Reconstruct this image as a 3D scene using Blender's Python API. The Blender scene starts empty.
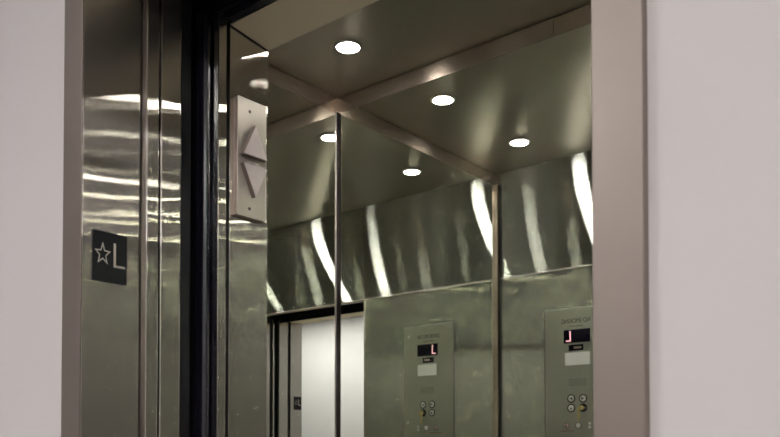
import bpy, bmesh, math, random
from mathutils import Vector, Matrix
random.seed(4)
C = bpy.context.scene.collection
# ---- site grid: survey units (1 unit = 0.85 m); z measured from eye height ----
S = 0.85
H0 = 1.156                       # eye height above the floor, metres
def X(v): return v*S
def Zz(v): return v*S + H0
def W(x, y, z): return Vector((x*S, y*S, z*S + H0))
XL, YB, HC, HF, YT, HT = -3.0033, 3.178, 1.886, 1.801, 1.58, 1.1545
HS = 1.166
XJ, XR = -1.7743, -0.481
XW = -0.40                       # right car wall
FLOOR = -H0/S                    # floor in survey units

# ------------------------------------------------------------------ materials
def new_mat(name):
    m = bpy.data.materials.new(name); m.use_nodes = True
    nt = m.node_tree
    for n in list(nt.nodes): nt.nodes.remove(n)
    out = nt.nodes.new('ShaderNodeOutputMaterial')
    return m, nt, out
def N(nt, t, **kw):
    n = nt.nodes.new(t)
    for k, v in kw.items():
        if k in n.inputs: n.inputs[k].default_value = v
        else: setattr(n, k, v)
    return n
def steel(name, col, along, wide, cross=0.03, grain=0.12, wave=0.0, wscale=(1,1,1), base=0.0, gscale=400, wnoise=1.0, sheen=None):
    """brushed sheet: 'cross' roughness across highlight, aniso spreads along `along`."""
    m, nt, out = new_mat(name); L = nt.links
    geo = N(nt, 'ShaderNodeNewGeometry')
    tc = N(nt, 'ShaderNodeTexCoord')
    # brush grain: noise very long in the brush direction (perpendicular to `along`)
    mp = N(nt, 'ShaderNodeMapping')
    gs = [gscale if a else 3.0 for a in along]
    if along == (0,0,1): gs = [2.0, 2.0, gscale]
    mp.inputs['Scale'].default_value = gs
    L.new(geo.outputs['Position'], mp.inputs['Vector'])
    nz = N(nt, 'ShaderNodeTexNoise'); nz.inputs['Scale'].default_value = 1.0; nz.inputs['Detail'].default_value = 3
    L.new(mp.outputs[0], nz.inputs['Vector'])
    cl = N(nt, 'ShaderNodeTexNoise'); cl.inputs['Scale'].default_value = 2.3; cl.inputs['Detail'].default_value = 4
    L.new(geo.outputs['Position'], cl.inputs['Vector'])
    ad = N(nt, 'ShaderNodeMath', operation='ADD'); L.new(nz.outputs[0], ad.inputs[0]); L.new(cl.outputs[0], ad.inputs[1])
    mr = N(nt, 'ShaderNodeMapRange'); L.new(ad.outputs[0], mr.inputs[0])
    mr.inputs[1].default_value = .6; mr.inputs[2].default_value = 1.4; mr.inputs[3].default_value = 1-grain; mr.inputs[4].default_value = 1+grain
    vm = N(nt, 'ShaderNodeVectorMath', operation='SCALE'); vm.inputs[0].default_value = col[:3]; L.new(mr.outputs[0], vm.inputs['Scale'])
    g = N(nt, 'ShaderNodeBsdfAnisotropic'); g.distribution = 'GGX'
    L.new(vm.outputs[0], g.inputs['Color'])
    # roughness r, anisotropy a (negative a: wide along tangent)
    g.inputs['Roughness'].default_value = (wide*cross)**.25
    g.inputs['Anisotropy'].default_value = (-(1-math.sqrt(cross/wide))) if wide else 0
    tg = N(nt, 'ShaderNodeCombineXYZ')
    for i in range(3): tg.inputs[i].default_value = along[i]
    L.new(tg.outputs[0], g.inputs['Tangent'])
    if wave:
        mw = N(nt, 'ShaderNodeMapping'); mw.inputs['Scale'].default_value = wscale
        L.new(geo.outputs['Position'], mw.inputs['Vector'])
        nw = N(nt, 'ShaderNodeTexNoise'); nw.inputs['Scale'].default_value = wnoise; nw.inputs['Detail'].default_value = 1
        L.new(mw.outputs[0], nw.inputs['Vector'])
        bp = N(nt, 'ShaderNodeBump'); bp.inputs['Strength'].default_value = 1.0; bp.inputs['Distance'].default_value = wave
        L.new(nw.outputs[0], bp.inputs['Height']); L.new(bp.outputs[0], g.inputs['Normal'])
    sh = g.outputs[0]
    if base:
        d = N(nt, 'ShaderNodeBsdfDiffuse'); d.inputs[0].default_value = (*[min(1, c*.9) for c in col[:3]], 1)
        mx = N(nt, 'ShaderNodeMixShader'); mx.inputs[0].default_value = base
        L.new(sh, mx.inputs[1]); L.new(d.outputs[0], mx.inputs[2]); sh = mx.outputs[0]
    L.new(sh, out.inputs[0])
    return m
def pbr(name, col, rough=.5, metal=0, spec=.5, noise=0, nscale=8, bump=0, bscale=200, coat=0):
    m, nt, out = new_mat(name); L = nt.links
    b = N(nt, 'ShaderNodeBsdfPrincipled'); b.inputs['Roughness'].default_value = rough; b.inputs['Metallic'].default_value = metal
    b.inputs['Specular IOR Level'].default_value = spec; b.inputs['Base Color'].default_value = (*col, 1)
    b.inputs['Coat Weight'].default_value = coat
    geo = N(nt, 'ShaderNodeNewGeometry')
    if noise:
        n = N(nt, 'ShaderNodeTexNoise'); n.inputs['Scale'].default_value = nscale; n.inputs['Detail'].default_value = 4
        L.new(geo.outputs['Position'], n.inputs['Vector'])
        mr = N(nt, 'ShaderNodeMapRange'); L.new(n.outputs[0], mr.inputs[0]); mr.inputs[1].default_value=.3; mr.inputs[2].default_value=.7
        mr.inputs[3].default_value = 1-noise; mr.inputs[4].default_value = 1+noise
        v = N(nt, 'ShaderNodeVectorMath', operation='SCALE'); v.inputs[0].default_value = col; L.new(mr.outputs[0], v.inputs['Scale'])
        L.new(v.outputs[0], b.inputs['Base Color'])
    if bump:
        n = N(nt, 'ShaderNodeTexNoise'); n.inputs['Scale'].default_value = bscale; L.new(geo.outputs['Position'], n.inputs['Vector'])
        bp = N(nt, 'ShaderNodeBump'); bp.inputs['Strength'].default_value = bump; bp.inputs['Distance'].default_value = .002
        L.new(n.outputs[0], bp.inputs['Height']); L.new(bp.outputs[0], b.inputs['Normal'])
    L.new(b.outputs[0], out.inputs[0]); return m
def emit(name, col, st):
    m, nt, out = new_mat(name)
    e = N(nt, 'ShaderNodeEmission'); e.inputs[0].default_value = (*col, 1); e.inputs[1].default_value = st
    nt.links.new(e.outputs[0], out.inputs[0]); return m

M = {}
M['mirror'] = steel('tinted mirror glass', (.845,.86,.805), (0,0,1), 0.0, cross=0.0, grain=.015)
M['transom'] = steel('steel brushed along the width', (.60,.615,.59), (0,0,1), .5, cross=.002, grain=.05, wave=.0013, wscale=(2.2,1,.7), base=.02)
M['return'] = steel('steel brushed upright', (.47,.47,.41), (1,0,0), .14, cross=.003, grain=.05, wave=.0011, wscale=(2.4,1,1.5), base=.16)
M['cop'] = steel('panel steel', (.50,.50,.43), (1,0,0), .35, cross=.05, grain=.06, base=.16)
M['jamb'] = steel('polished jamb steel', (.61,.575,.53), (0,1,0), .17, cross=.0008, grain=.07, wave=.0007, wscale=(1,3,4), base=.05)
M['jamb2'] = steel('polished car jamb steel', (.61,.58,.535), (0,1,0), .13, cross=.0008, grain=.06, wave=.0014, wscale=(1,5,6), base=.05)
M['frame'] = pbr('satin frame steel', (.285,.24,.212), rough=.42, metal=.75, noise=.06, nscale=4)
M['ceil'] = steel('satin ceiling steel', (.52,.48,.395), (1,0,0), .12, cross=.04, grain=.05, base=.29)
M['frieze'] = steel('frieze steel', (.46,.38,.31), (0,0,1), .08, cross=.02, grain=.07, base=.13)
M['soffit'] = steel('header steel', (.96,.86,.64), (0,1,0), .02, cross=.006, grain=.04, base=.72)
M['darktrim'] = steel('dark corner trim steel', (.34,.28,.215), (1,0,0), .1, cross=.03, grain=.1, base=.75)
M['post'] = steel('corner trim steel', (.62,.54,.50), (1,0,0), .1, cross=.03, grain=.1, base=.8)
M['button'] = pbr('pinkish translucent plastic', (.62,.555,.53), rough=.4, noise=.04, nscale=60)
M['lantern'] = steel('lantern plate steel', (.52,.48,.43), (0,1,0), .25, cross=.03, grain=.05, base=.2)
M['edge'] = pbr('plate edge steel', (.33,.27,.235), rough=.4, metal=.7, noise=.08, nscale=30)
M['black'] = pbr('hoistway black', (.006,.006,.008), rough=.7, noise=.3, nscale=20)
M['rubber'] = pbr('black rubber', (.010,.009,.016), rough=.22, spec=.6, noise=.2, nscale=12)
M['plaque'] = pbr('black plaque plastic', (.012,.013,.015), rough=.6, spec=.25, noise=.2, nscale=300)
M['mark'] = pbr('brushed silver lettering', (.52,.49,.45), rough=.35, metal=.3, noise=.06, nscale=60)
M['screw'] = pbr('dark screw steel', (.16,.15,.14), rough=.3, metal=.9, noise=.1, nscale=200)
M['chrome'] = pbr('chrome', (.75,.77,.76), rough=.12, metal=1, noise=.04, nscale=80)
M['brass'] = pbr('brass', (.62,.50,.22), rough=.35, metal=.5, noise=.08, nscale=80)
M['wall'] = pbr('hall wall paint', (.66,.625,.62), rough=.6, spec=.25, noise=.012, nscale=3, bump=.04, bscale=300)
M['whitewall'] = pbr('white hall wall paint', (.60,.60,.605), rough=.7, spec=.2, noise=.008)
M['hallceil'] = pbr('hall ceiling paint', (.75,.74,.72), rough=.8, noise=.01)
M['hallfloor'] = pbr('hall floor terrazzo', (.20,.185,.17), rough=.3, noise=.15, nscale=40)
M['carfloor'] = pbr('dark car floor', (.13,.117,.10), rough=.45, noise=.2, nscale=30)
M['lens'] = emit('lamp lens', (1.0,.96,.915), 250)
M['tube'] = emit('hall light diffuser', (1,.965,.955), 31)
M['trim'] = pbr('lamp trim', (.68,.64,.60), rough=.35, metal=.5, noise=.04, nscale=50)
M['screen'] = pbr('dark display glass', (.006,.004,.010), rough=.15, noise=.2, nscale=50)
M['digit'] = emit('display digit', (1,.50,.55), 1.5)
M['label'] = pbr('pale label', (.74,.76,.72), rough=.5, noise=.02, nscale=60)
M['ink'] = pbr('engraved ink', (.05,.05,.045), rough=.6, noise=.2, nscale=80)
M['ring'] = pbr('black button ring', (.01,.012,.012), rough=.35, noise=.2, nscale=80)
M['redink'] = pbr('red ink', (.33,.07,.06), rough=.6, noise=.1, nscale=80)
M['pink'] = pbr('rosy button cap', (.66,.50,.50), rough=.3, metal=.2, noise=.05, nscale=80)

# ------------------------------------------------------------------ mesh tools
def link(name, bm, mat, parent=None, smooth=False, bevel=0, seg=2):
    me = bpy.data.meshes.new(name); bmesh.ops.recalc_face_normals(bm, faces=bm.faces); bm.to_mesh(me); bm.free()
    if smooth:
        for p in me.polygons: p.use_smooth = True
    o = bpy.data.objects.new(name, me); C.objects.link(o); me.materials.append(M[mat])
    if bevel:
        b = o.modifiers.new('b', 'BEVEL'); b.width = bevel; b.segments = seg; b.limit_method = 'ANGLE'; b.angle_limit = .6
    if parent: 
        o.parent = parent; o.matrix_parent_inverse = Matrix.Translation(-parent.location) if parent.type=='EMPTY' else Matrix()
    return o
def box(bm, x0, x1, y0, y1, z0, z1):     # survey units
    a = W(min(x0,x1), min(y0,y1), min(z0,z1)); b = W(max(x0,x1), max(y0,y1), max(z0,z1))
    v = [bm.verts.new((x,y,z)) for x in (a.x,b.x) for y in (a.y,b.y) for z in (a.z,b.z)]
    for f in ((0,1,3,2),(4,6,7,5),(0,4,5,1),(2,3,7,6),(0,2,6,4),(1,5,7,3)): bm.faces.new([v[i] for i in f])
def prism(bm, pts, depth, frame):
    """pts 2-D (metres) extruded by depth along frame n; frame=(origin,u,v,n)"""
    o,u,v,n = frame
    a = [bm.verts.new(o+u*p[0]+v*p[1]) for p in pts]; b = [bm.verts.new(o+u*p[0]+v*p[1]+n*depth) for p in pts]
    bm.faces.new(a); bm.faces.new(b); k = len(pts)
    for i in range(k): bm.faces.new((a[i],a[(i+1)%k],b[(i+1)%k],b[i]))
def circ(r, n=24, cx=0, cy=0): return [(cx+r*math.cos(2*math.pi*i/n), cy+r*math.sin(2*math.pi*i/n)) for i in range(n)]
def lathe(bm, prof, frame, n=32):
    o,u,v,nn = frame; rings=[]
    for r,h in prof:
        rings.append([bm.verts.new(o+nn*h+(u*math.cos(2*math.pi*i/n)+v*math.sin(2*math.pi*i/n))*r) for i in range(n)])
    for a,b in zip(rings, rings[1:]):
        for i in range(n): bm.faces.new((a[i],a[(i+1)%n],b[(i+1)%n],b[i]))
    if prof[-1][0] > 1e-6: bm.faces.new(rings[-1])
    if prof[0][0] > 1e-6: bm.faces.new(rings[0])
def struct(name, bm, mat, parent=None, **k):
    o = link(name, bm, mat, parent, **k)
    if not parent: o['kind'] = 'structure'
    return o
def sbox(name, mat, *a, parent=None, **k):
    bm = bmesh.new(); box(bm, *a); return struct(name, bm, mat, parent, **k)
def pbox(name, mat, parent, *a, **k):
    bm = bmesh.new(); box(bm, *a); return link(name, bm, mat, parent, **k)
def tag(o, label, cat, group=None):
    o['label'] = label; o['category'] = cat
    if group: o['group'] = group
    return o
def thing(name, label, cat, loc, group=None):
    o = bpy.data.objects.new(name, None); o.empty_display_size = .05; C.objects.link(o); o.location = loc
    return tag(o, label, cat, group)
def text_mesh(s, h):
    cu = bpy.data.curves.new('t', 'FONT'); cu.body = s; cu.size = h; cu.align_x = 'CENTER'; cu.align_y = 'CENTER'; cu.extrude = .0004
    ob = bpy.data.objects.new('t', cu); C.objects.link(ob)
    bpy.context.view_layer.update()
    me = bpy.data.meshes.new_from_object(ob.evaluated_get(bpy.context.evaluated_depsgraph_get()))
    bpy.data.objects.remove(ob); bpy.data.curves.remove(cu)
    return me
def text(name, s, h, width, frame, mat, parent):
    me = text_mesh(s, h); o,u,v,n = frame
    xs = [q.co.x for q in me.vertices]; w = max(xs)-min(xs)
    for q in me.vertices:
        p = q.co.copy(); q.co = o + u*(p.x*width/w) + v*p.y + n*(p.z+.0004)
    ob = bpy.data.objects.new(name, me); C.objects.link(ob); me.materials.append(M[mat])
    ob.parent = parent; ob.matrix_parent_inverse = Matrix.Translation(-parent.location)
    return ob
EX, EY, EZ = Vector((1,0,0)), Vector((0,1,0)), Vector((0,0,1))

# ------------------------------------------------------------------ HALL shell
TOPH = 1.9; LW, RW, BK = -6.0, 5.0, -2.3
OT = 1.155                        # opening head height
bm = bmesh.new()
box(bm, LW, XJ-.075, 1.018, 1.155, FLOOR, TOPH); struct('wall_hall_front_left', bm, 'wall')
bm = bmesh.new()
box(bm, XR+.068, RW, 1.018, 1.155, FLOOR, TOPH); struct('wall_hall_front_right', bm, 'wall')
sbox('wall_hall_front_top', 'wall', XJ-.075, XR+.068, 1.018, 1.155, OT+.078, TOPH)
sbox('wall_hall_rear', 'whitewall', LW, RW, BK-.1, BK, FLOOR, TOPH)
sbox('wall_hall_left', 'wall', LW-.1, LW, BK, 1.155, FLOOR, TOPH)
sbox('wall_hall_right', 'wall', RW, RW+.1, BK, 1.155, FLOOR, TOPH)
sbox('ceiling_hall', 'hallceil', LW-.1, RW+.1, BK-.1, 1.155, TOPH, TOPH+.06)
sbox('floor_hall', 'hallfloor', LW-.1, RW+.1, BK-.1, 1.166, FLOOR-.06, FLOOR)
# entrance frame: two jambs and a head, each folded steel
fr = bpy.data.objects.new('door_1', None); C.objects.link(fr); fr.location = W(XJ, 1.0, FLOOR); fr['kind'] = 'structure'
bm = bmesh.new(); box(bm, XJ-.083, XJ, 1.0, 1.004, FLOOR, OT+.08); box(bm, XJ-.083, XJ-.079, 1.004, 1.019, FLOOR, OT+.08); link('frame_face', bm, 'frame', fr, bevel=.001)
bm = bmesh.new(); box(bm, XR, XR+.070, 1.0, 1.004, FLOOR, OT+.08); box(bm, XR+.066, XR+.070, 1.004, 1.019, FLOOR, OT+.08); link('frame_face', bm, 'frame', fr, bevel=.001)
bm = bmesh.new(); box(bm, XJ, XR, 1.0, 1.004, OT, OT+.08); link('frame_face', bm, 'frame', fr, bevel=.001)
bm = bmesh.new(); box(bm, XJ-.02, XJ, 1.0042, 1.157, FLOOR, OT); link('jamb', bm, 'jamb', fr, bevel=.0008)
bm = bmesh.new(); box(bm, XR, XR+.02, 1.0042, 1.145, FLOOR, OT); link('jamb', bm, 'jamb', fr, bevel=.0008)
bm = bmesh.new(); box(bm, XJ, XR, 1.0042, 1.157, OT, OT+.02); link('header', bm, 'soffit', fr, bevel=.0008)

# ------------------------------------------------------------------ hoistway (dark shaft between hall and car)
sbox('wall_shaft_left', 'black', -3.3, -3.28, 1.157, 1.50, FLOOR, 2.3)
sbox('wall_shaft_right', 'black', .6, .62, 1.157, 1.50, FLOOR, 2.3)
sbox('wall_shaft_front_left', 'black', -3.3, XJ-.015, 1.156, 1.162, FLOOR, 2.3)
sbox('wall_shaft_front_right', 'black', XR+.012, .62, 1.156, 1.162, FLOOR, 2.3)
sbox('wall_shaft_front_top', 'black', XJ-.015, XR+.012, 1.158, 1.164, OT+.001, 2.3)
sbox('ceiling_shaft', 'black', -3.3, .62, 1.157, 1.60, 2.3, 2.32)
sbox('floor_sill', 'frame', XJ-.02, XR+.02, 1.166, 1.395, FLOOR-.04, FLOOR)

# hoistway door panels, slid open to the left; their leading edges show in the jamb
def leading_panel(name, label, y0, y1, xe, top, mat='jamb2', width=.62, gap=.0):
    t = thing(name, label, 'elevator door', W(xe, (y0+y1)/2, FLOOR+.01))
    bm = bmesh.new(); box(bm, xe-width, xe-.012, y0+.001, y1-.001, FLOOR+.012, top); link('panel', bm, mat, t, bevel=.002)
    bm = bmesh.new(); box(bm, xe-.012, xe, y0, y1, FLOOR+.012, top); link('leading_edge', bm, mat, t, bevel=.0025)
    return t
t = leading_panel('landing_door_panel', 'narrow steel edge of open landing door right behind the plaque jamb', 1.177, 1.214, XJ-.001, 1.20)
bm = bmesh.new(); box(bm, XJ-.014, XJ-.004, 1.166, 1.1765, FLOOR+.012, 1.20); link('edge_strip', bm, 'frame', t)
leading_panel('landing_door_panel', 'wider steel edge of open landing door next to the black gap', 1.2195, 1.281, XJ-.001, 1.20)
# car door panel with its black safety edge
t = thing('car_door_panel', 'narrow bright steel edge of open car door beside black rubber safety edge', 'elevator door', W(XJ-.01, 1.41, FLOOR+.01))
bm = bmesh.new(); box(bm, XJ-.66, XJ-.013, 1.403, 1.430, FLOOR+.012, 1.191); link('panel', bm, 'black', t, bevel=.002)
bm = bmesh.new(); box(bm, XJ-.012, XJ-.001, 1.402, 1.431, FLOOR+.012, 1.192); link('leading_edge', bm, 'jamb2', t, bevel=.002)
bm = bmesh.new()
prism(bm, [(0,0),(.030,0),(.036,.006),(.034,.016),(.024,.020),(.012,.018),(.008,.026),(.0,.030)], (1.185-FLOOR-.02)*S, (W(XJ-.036,1.352,FLOOR+.02), EX, EY, EZ))
link('safety_edge', bm, 'rubber', t, bevel=.002)
bm = bmesh.new(); box(bm, XJ-.03, XJ-.001, 1.386, 1.4015, FLOOR+.012, 1.192); link('edge_strip', bm, 'rubber', t, bevel=.0015)
# vertical black astragal deeper in gap
t = tag(pbox('gap_seal', 'black', None, XJ-.05, XJ-.03, 1.300, 1.335, FLOOR, 1.25, bevel=.003), 'matte black vertical seal deep in gap between landing door and car door', 'seal')
# right side (seen in the mirrors): strike posts with black gaps
bm = bmesh.new(); box(bm, XR+.001, XR+.02, 1.178, 1.285, FLOOR, OT); struct('trim_strike_landing', bm, 'jamb2', bevel=.002)
bm = bmesh.new(); box(bm, XR+.001, XR+.02, 1.343, 1.362, FLOOR, OT); struct('trim_strike_gap', bm, 'jamb2', bevel=.002)
# header track above the car doorway
t = thing('door_track', 'black door track running across top of car doorway', 'door track', W(-1.1, 1.42, 1.2))
pbox('rail', 'rubber', t, XJ-.7, XR+.06, 1.385, 1.436, 1.215, 1.26, bevel=.002)
pbox('lip', 'rubber', t, XJ+.0, XR+.06, 1.418, 1.4395, 1.175, 1.20, bevel=.002)
pbox('back_plate', 'black', t, XJ-.7, XR+.06, 1.424, 1.437, 1.202, 1.60)

# ------------------------------------------------------------------ CAR shell
sbox('floor_car', 'carfloor', XL, XW, 1.44, YB, FLOOR-.04, FLOOR)
sbox('ceiling_car', 'ceil', XL-.02, XW+.02, YT, YB+.02, HC, HC+.03)
# front return with jamb face (left of doorway), transom, right return
sbox('wall_front_return_left', 'return', XL-.02, XJ-.0006, YT-.022, YT, FLOOR, HT)
sbox('wall_front_transom', 'transom', XL-.02, XW+.02, YT-.022, YT+.001, HT+.002, HC)
sbox('trim_transom_lip', 'post', XL, XW, YT+.0006, YT+.003, HT-.0011, HT+.0018)
sbox('wall_jamb_car_left', 'jamb2', XJ-.02, XJ, 1.441, YT+.0005, FLOOR, HT+.001, bevel=.0008)
sbox('trim_jamb_filler', 'jamb2', XJ-.02, XJ-.0003, 1.441, 1.54, HT, HS+.007)
sbox('wall_front_return_right', 'return', XR+.001, XW+.02, YT-.022, YT, FLOOR, HT)
sbox('wall_jamb_car_right', 'jamb2', XR, XR+.02, 1.400, YT+.0005, FLOOR, HS, bevel=.0008)
def slope(name, mat, x0, x1, lo):
    bm = bmesh.new()
    p = [(1.4405, 1.173-lo), (YT+.0005, HT-.0012-lo), (YT+.0005, HT+.0015), (1.4405, 1.195)]
    a = [bm.verts.new(W(x0, *q)) for q in p]; b = [bm.verts.new(W(x1, *q)) for q in p]
    bm.faces.new(a); bm.faces.new(b)
    for i in range(4): bm.faces.new((a[i], a[(i+1)%4], b[(i+1)%4], b[i]))
    struct(name, bm, mat)
slope('wall_header_soffit', 'soffit', XJ, XR, 0)
slope('trim_soffit_joint', 'black', XJ-.001, XJ+.0022, .0045)
# solid carcass walls behind finishes
sbox('wall_car_left', 'black', XL-.05, XL-.012, YT, YB+.05, FLOOR, HC)
sbox('wall_car_back', 'black', XL-.05, XW+.05, YB+.012, YB+.05, FLOOR, HC)
sbox('wall_car_right', 'return', XW+.006, XW+.05, YT, YB+.01, FLOOR, HC)
# frieze bands above mirrors
sbox('trim_frieze_left', 'frieze', XL-.012, XL, YT, YB, HF, HC-.004)
sbox('trim_frieze_back_left', 'frieze', XL, -1.708, YB, YB+.012, HF, HC-.004)
sbox('trim_frieze_back_right', 'frieze', -1.706, XW, YB, YB+.012, HF, HC-.004)
sbox('trim_frieze_right', 'frieze', XW, XW+.006, YT, YB, HF, HC)
def lower(nm, *a): sbox(nm, 'return', *a)
lower('trim_panel_left', XL-.012, XL, YT, YB, FLOOR, -.25)
lower('trim_panel_back', XL, XW, YB, YB+.012, FLOOR, -.25)
# mirrors
def mirror(label, a, edge):
    t = thing('mirror_panel', label, 'mirror', W((a[0]+a[1])/2, (a[2]+a[3])/2, -.25))
    pbox('mirror_glass', 'mirror', t, *a)
    for e in edge: pbox('edge_strip', 'frieze', t, *e)
    return t
mirror('tall tinted mirror on left wall of car, narrow in view beside corner trim', (XL-.011, XL, YT+.03, YB-.018, -.25, HF-.001),
       [(XL-.011, XL+.001, YT+.03, YB-.018, HF-.0022, HF-.0004)])
mirror('wide tinted mirror filling the back wall of the car', (XL+.006, XW-.008, YB, YB+.011, -.25, HF-.001),
       [(XL+.006, XW-.008, YB-.001, YB+.011, HF-.0022, HF-.0004)])
mirror('tinted mirror on right wall of car hidden behind door frame', (XW, XW+.005, YT+.03, YB-.018, -.25, HF-.001), [])
# corner trims
bm = bmesh.new(); box(bm, XL, XL+.006, YB-.018, YB, -.25, HF); struct('trim_corner_back_left', bm, 'post', bevel=.001)
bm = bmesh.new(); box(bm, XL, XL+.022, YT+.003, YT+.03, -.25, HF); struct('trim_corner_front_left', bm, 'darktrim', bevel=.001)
bm = bmesh.new(); box(bm, XW-.008, XW, YB-.018, YB, -.25, HF); struct('trim_corner_back_right', bm, 'post', bevel=.001)
# handrails (below the frame, in the room all the same)
def rail(label, a, b, off):
    t = thing('handrail', label, 'handrail', (a+b)/2)
    d = (b-a).normalized(); up = EZ; sd = d.cross(up)
    bm = bmesh.new(); lathe(bm, [(.0,0),(.019,.0),(.019,(b-a).length),(.0,(b-a).length)], (a, sd, up, d), 16); link('bar', bm, 'chrome', t, smooth=False)
    for k in (.12, .5, .88):
        p = a+(b-a)*k; bm = bmesh.new(); lathe(bm, [(.008,0),(.008,off.length),(.02,off.length),(.02,off.length-.004)], (p, up, d, off.normalized()), 12); link('bracket', bm, 'chrome', t)
rail('tubular steel handrail on back wall of car below the mirror', W(XL+.15, YB-.07, -.34), W(XW-.15, YB-.07, -.34), Vector((0,.07*S,0)))
rail('tubular steel handrail on left wall of car below the mirror', W(XL+.07, YT+.2, -.34), W(XL+.07, YB-.2, -.34), Vector((-.07*S,0,0)))

# ------------------------------------------------------------------ downlights
LR = .045
def downlight(x, y, label):
    p = W(x, y, HC); t = thing('ceiling_downlight', label, 'ceiling light', p, 'round downlights in the car ceiling')
    bm = bmesh.new(); lathe(bm, [(LR*1.28,-.0005),(LR*1.28,.003),(LR*1.05,.006),(LR,.004)], (p, EX, EY, -EZ), 40); bm.faces.ensure_lookup_table()
    link('trim_ring', bm, 'trim', t, smooth=False)
    bm = bmesh.new(); lathe(bm, [(LR,.0042),(LR*.7,.0085),(LR*.35,.0095),(.0001,.01)], (p, EX, EY, -EZ), 40)
    link('lens', bm, 'lens', t, smooth=True)
downlight(-2.58, 2.798, 'glowing round downlight in car ceiling, the highest one, above the back left corner')
downlight(-2.58, 1.994, 'glowing round downlight near the transom, seen only reflected in the mirrors')
downlight(-.86, 2.798, 'round downlight at back right of car ceiling behind the door frame')
downlight(-.86, 1.994, 'round downlight at front right of car ceiling behind the door frame')

# ------------------------------------------------------------------ car operating panel
yp = YT
cop = thing('car_operating_panel', 'tall steel operating panel with red L display and round buttons beside car doorway', 'control panel', W(-2.407, yp, -.9))
pbox('panel', 'cop', cop, -2.634, -2.179, yp, yp+.004, -.95, .892, bevel=.0012)
pbox('top_edge_glint', 'label', cop, -2.634, -2.179, yp+.0042, yp+.0056, .8895, .8925)  # pale strip stands in for lamplight caught along the panel's top edge
pbox('side_edge', 'ink', cop, -2.639, -2.6342, yp, yp+.003, -.95, .892)
yf = yp+.0043
def F(x, z, d=0): return (W(x, yf+d, z), -EX, EZ, EY)     # reader faces -y; right hand is -x
text('lettering', 'NO SMOKING', .036, .200*S, F(-2.412,.808), 'ink', cop)
bm = bmesh.new()      # a line too small to read: fine engraved ticks
for i in range(13):
    if i != 6: prism(bm, [(-.0018,-.003),(.0018,-.003),(.0018,.003),(-.0018,.003)], .0003, F(-2.412-(i-6)*.0075, .775))
link('engraved_line', bm, 'ink', cop)
dp = pbox('display', 'screen', cop, -2.497, -2.311, yf, yf+.003, .667, .753, bevel=.0005)
# "L" digit, slightly slanted seven segment strokes
bm = bmesh.new()
o_,u_,v_,n_ = F(-2.457,.710,.0032)
prism(bm, [(-.010,-.028),(.020,-.028),(.018,-.021),(-.004,-.021),(-.001,.028),(-.009,.030)], .0005, (o_,u_,v_,n_)); g = link('digit', bm, 'digit', dp); 
cl = pbox('indicator', 'screen', cop, -2.462, -2.360, yf, yf+.002, .616, .655)
pbox('indicator_window', 'edge', cl, -2.425, -2.372, yf+.002, yf+.003, .628, .643)
pbox('number_label', 'label', cop, -2.487, -2.314, yf, yf+.002, .523, .604, bevel=.0004)
bm = bmesh.new()
for r_ in range(4):
    for c_ in range(10): prism(bm, circ(.0026, 8, (c_-4.5)*.0105, (r_-1.5)*.0105), .0004, F(-2.40,.413))
link('speaker_grille', bm, 'ink', cop)
def round_button(x, z, r, cap='label', ring='ring', arrow=None, h=.006):
    b = bpy.data.objects.new
    bm = bmesh.new(); lathe(bm, [(r,0),(r,.003),(r*.74,.003),(r*.74,.001)], F(x,z), 20); rg = link('push_button', bm, ring, cop)
    bm = bmesh.new(); lathe(bm, [(r*.72,.0),(r*.72,h*.7),(r*.55,h),(.0001,h)], F(x,z), 20); link('cap', bm, cap, rg)
    if arrow:
        bm = bmesh.new(); s_ = r*.36
        pts = {'R':[(-s_,-s_),(s_,0),(-s_,s_)],'L':[(s_,-s_),(s_,s_),(-s_,0)],'U':[(-s_,-s_),(s_,-s_),(0,s_)]}[arrow]
        prism(bm, pts, .0006, F(x,z,h/S)); link('symbol', bm, 'ink', rg)
for x_, z_, a_ in ((-2.362,.307,'L'),(-2.445,.309,'R'),(-2.445,.248,'U')): round_button(x_, z_, .0235, arrow=a_)
# keyed switch
bm = bmesh.new(); lathe(bm, [(.0235,0),(.0235,.003),(.017,.003),(.017,.001)], F(-2.362,.248), 20); ks = link('key_switch', bm, 'ring', cop)
bm = bmesh.new(); lathe(bm, [(.0165,0),(.0165,.006),(.011,.008),(.0001,.008)], F(-2.362,.248), 20); link('lock_barrel', bm, 'chrome', ks)
round_button(-2.222,.178,.015, ring='cop')
round_button(-2.232,.820,.012, ring='cop')
round_button(-2.396,.134,.019, cap='label', ring='edge')
round_button(-2.480,.134,.019, cap='pink', ring='edge', arrow='U')
for z_ in (.146,.122): round_button(-2.318,z_,.0105, cap='label', ring='cop')
bm = bmesh.new()
for i in range(6): prism(bm, [(-.005,-.0022),(.005,-.0022),(.005,.0022),(-.005,.0022)], .0003, F(-2.478-(i-2.5)*.017, .101))
link('red_line', bm, 'redink', cop)
# key hanging from the switch
key = thing('brass_key', 'small brass key in the lock at lower left of the button group', 'key', W(-2.362, yf+.012, .248))
fk = (W(-2.362, yf+.0098, .248)-EY*.004, -EX, EZ, EY)
bm = bmesh.new(); prism(bm, [(-.0022,-.006),(.0022,-.006),(.0022,.006),(-.0022,.006)], .018, fk); link('blade', bm, 'brass', key)
bm = bmesh.new(); prism(bm, circ(.013,16,0,0), .003, (fk[0]+EY*.018, -EX, EZ, EY)); link('bow', bm, 'brass', key)
bm = bmesh.new(); prism(bm, [(-.0065,-.060),(.0055,-.060),(.008,.0),(.002,.010),(-.006,.006)], .002, (W(-2.376, yf+.036, .238), -EX, EZ, EY)); link('tag', bm, 'brass', key)
bm = bmesh.new(); lathe(bm, [(.0055,0),(.0075,0),(.0075,.0015),(.0055,.0015),(.0055,0)], (W(-2.373, yf+.034, .243), -EX, EZ, EY), 16); link('split_ring', bm, 'brass', key)

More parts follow.
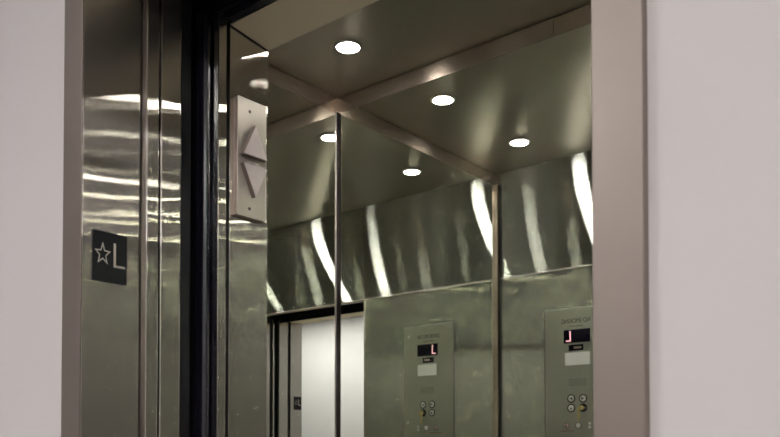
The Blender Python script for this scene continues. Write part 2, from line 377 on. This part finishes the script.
# ------------------------------------------------------------------ direction lantern in the car jamb
lan = thing('direction_lantern', 'raised steel lantern plate with pale up and down triangle lenses on car jamb', 'direction indicator', W(XJ, 1.50, .64))
fl = lambda y, z, d=0: (W(XJ, y, z)+EX*d, EY, EZ, EX)
hw, hh = .0525*S, .1665*S
def rr(hw, hh, r, n=5):
    pts=[]
    for cx,cy,a0 in ((hw-r,hh-r,0),(-hw+r,hh-r,90),(-hw+r,-hh+r,180),(hw-r,-hh+r,270)):
        for i in range(n+1):
            a=math.radians(a0+90*i/n); pts.append((cx+r*math.cos(a), cy+r*math.sin(a)))
    return pts
bm = bmesh.new(); prism(bm, rr(hw,hh,.004), .0118, fl(1.507,.810)); link('back_box', bm, 'edge', lan)
bm = bmesh.new(); prism(bm, rr(hw+.0006,hh+.0006,.005), .003, fl(1.507,.810,.0118)); link('face_plate', bm, 'lantern', lan, bevel=.001)
def lens(cz, up, lab):
    a = .0435*S; s_ = 1 if up else -1; h = .044*S
    pts = [(-a,-h*s_),(a,-h*s_),(0,h*s_*1.02)]
    bm = bmesh.new(); prism(bm, pts, .0125, fl(1.507,cz,.0148)); o = link('arrow_lens', bm, 'edge', lan); o['label'] = lab
    bm = bmesh.new(); prism(bm, [(p[0]*.985,p[1]*.985) for p in pts], .0014, fl(1.507,cz,.0273)); link('lens_face', bm, 'button', o, bevel=.0008)
lens(.857, True, 'pale triangle lens pointing up'); lens(.744, False, 'pale triangle lens pointing down')
for z_ in (.943,.668):
    bm = bmesh.new(); lathe(bm, [(.0042,0),(.0042,.0008),(.003,.0016),(.0001,.0016)], fl(1.498,z_,.0148), 14); sc = link('screw', bm, 'screw', lan)
    bm = bmesh.new(); lathe(bm, [(.0012,0),(.0012,.0003),(.0001,.0003)], fl(1.498,z_,.0165), 6); link('screw_recess', bm, 'black', sc)

# ------------------------------------------------------------------ tactile plaques
def star_ring(ro, ri, w):
    def st(a,b,n=5): return [((a if i%2==0 else b)*math.sin(math.pi*i/n), (a if i%2==0 else b)*math.cos(math.pi*i/n)) for i in range(2*n)]
    return st(ro,ri), st(ro-w*2.0, ri-w*.9)
def plaque(label, x, n, right, yc, zc):
    t = thing('floor_plaque', label, 'sign', W(x, yc, zc-.061))
    u = right; v = EZ; o = W(x, yc, zc)
    wd, ht = .0917*S/2, .1215*S/2
    fr_ = lambda px,pz,d=0: (o+u*px*S+v*pz*S+n*d, u, v, n)
    bm = bmesh.new(); prism(bm, rr(wd,ht,.0015,3), .0022, fr_(0,0)); link('plate', bm, 'plaque', t)
    # hollow raised star
    A,B = star_ring(.0255*S, .0112*S, .0030)
    o2,u2,v2,n2 = fr_(-.0195,.006,.0022)
    bm = bmesh.new(); va=[bm.verts.new(o2+u2*p[0]*.88+v2*p[1]*1.12+n2*.0009) for p in A]; vb=[bm.verts.new(o2+u2*p[0]*.88+v2*p[1]*1.12+n2*.0009) for p in B]
    k=len(A)
    for i in range(k): bm.faces.new((va[i],va[(i+1)%k],vb[(i+1)%k],vb[i]))
    r = bmesh.ops.extrude_face_region(bm, geom=list(bm.faces)); bmesh.ops.translate(bm, verts=[e for e in r['geom'] if isinstance(e,bmesh.types.BMVert)], vec=-n2*.0009)
    link('star', bm, 'mark', t)
    bm = bmesh.new(); q=.0047*S
    prism(bm, [(0,0),(.031*S,0),(.031*S,q*1.15),(q*1.3,q*1.15),(q*1.3,.058*S),(0,.058*S)], .0009, fr_(.0095,-.0215,.0022)); link('letter', bm, 'mark', t)
    bm = bmesh.new()
    for (px,pz) in ((-.008,0),(-.005,0),(-.008,-.005),(.002,0),(.005,-.005),(.011,0),(.011,-.005),(.014,-.010),(-.005,-.010)):
        lathe(bm, [(.0008,0),(.0006,.0006),(.0001,.0007)], fr_(px+.0,pz-.034,.0022), 8)
    link('braille', bm, 'plaque', t)
plaque('black plaque with star and letter L on the left entrance jamb', XJ, EX, EY, 1.075, .456)
plaque('black star and L plaque on right entrance jamb, seen small in the mirror', XR, -EX, -EY, 1.055, .405)

# ------------------------------------------------------------------ hall lights
def hall_light(x0, x1, y0, y1, label):
    t = thing('ceiling_light', label, 'ceiling light', W((x0+x1)/2, (y0+y1)/2, TOPH), 'hall ceiling lights')
    bm = bmesh.new()
    for a in ((x0,x1,y0,y0+.02),(x0,x1,y1-.02,y1),(x0,x0+.02,y0+.02,y1-.02),(x1-.02,x1,y0+.02,y1-.02)): box(bm, *a, TOPH-.02, TOPH-.0005)
    link('frame', bm, 'trim', t)
    pbox('diffuser', 'tube', t, x0+.02, x1-.02, y0+.02, y1-.02, TOPH-.012, TOPH-.001)
hall_light(-3.6, -1.6, -1.65, -1.3, 'long flat panel light in hall ceiling left of the doorway')
hall_light(-.7, .7, -1.65, -1.3, 'long flat panel light in hall ceiling facing the doorway')
hall_light(1.1, 3.2, -1.65, -1.3, 'long flat panel light in hall ceiling at right end')

# ------------------------------------------------------------------ camera
cam = bpy.data.cameras.new('camera'); co = bpy.data.objects.new('camera', cam); C.objects.link(co)
co.location = (0,0,H0); co.rotation_euler = (math.radians(90+1.2532), 0, math.radians(39.61))
cam.sensor_width = 36; cam.lens = 814.5/780*36
cam.shift_x = -1.3/780; cam.shift_y = (428.8-218.5)/780
cam.clip_start = .02
cam.dof.use_dof = True; cam.dof.focus_distance = 2.2; cam.dof.aperture_fstop = 9
bpy.context.scene.camera = co
w = bpy.data.worlds.new('w'); bpy.context.scene.world = w; w.use_nodes = True
w.node_tree.nodes['Background'].inputs[0].default_value = (.02,.02,.02,1)
sc = bpy.context.scene
sc.cycles.max_bounces = 14; sc.cycles.glossy_bounces = 14; sc.cycles.diffuse_bounces = 4
sc.cycles.blur_glossy = 0.0; sc.cycles.sample_clamp_indirect = 45
sc.cycles.use_denoising = True
sc.view_settings.view_transform = 'Standard'; sc.view_settings.look = 'None'
sc.view_settings.exposure = 0
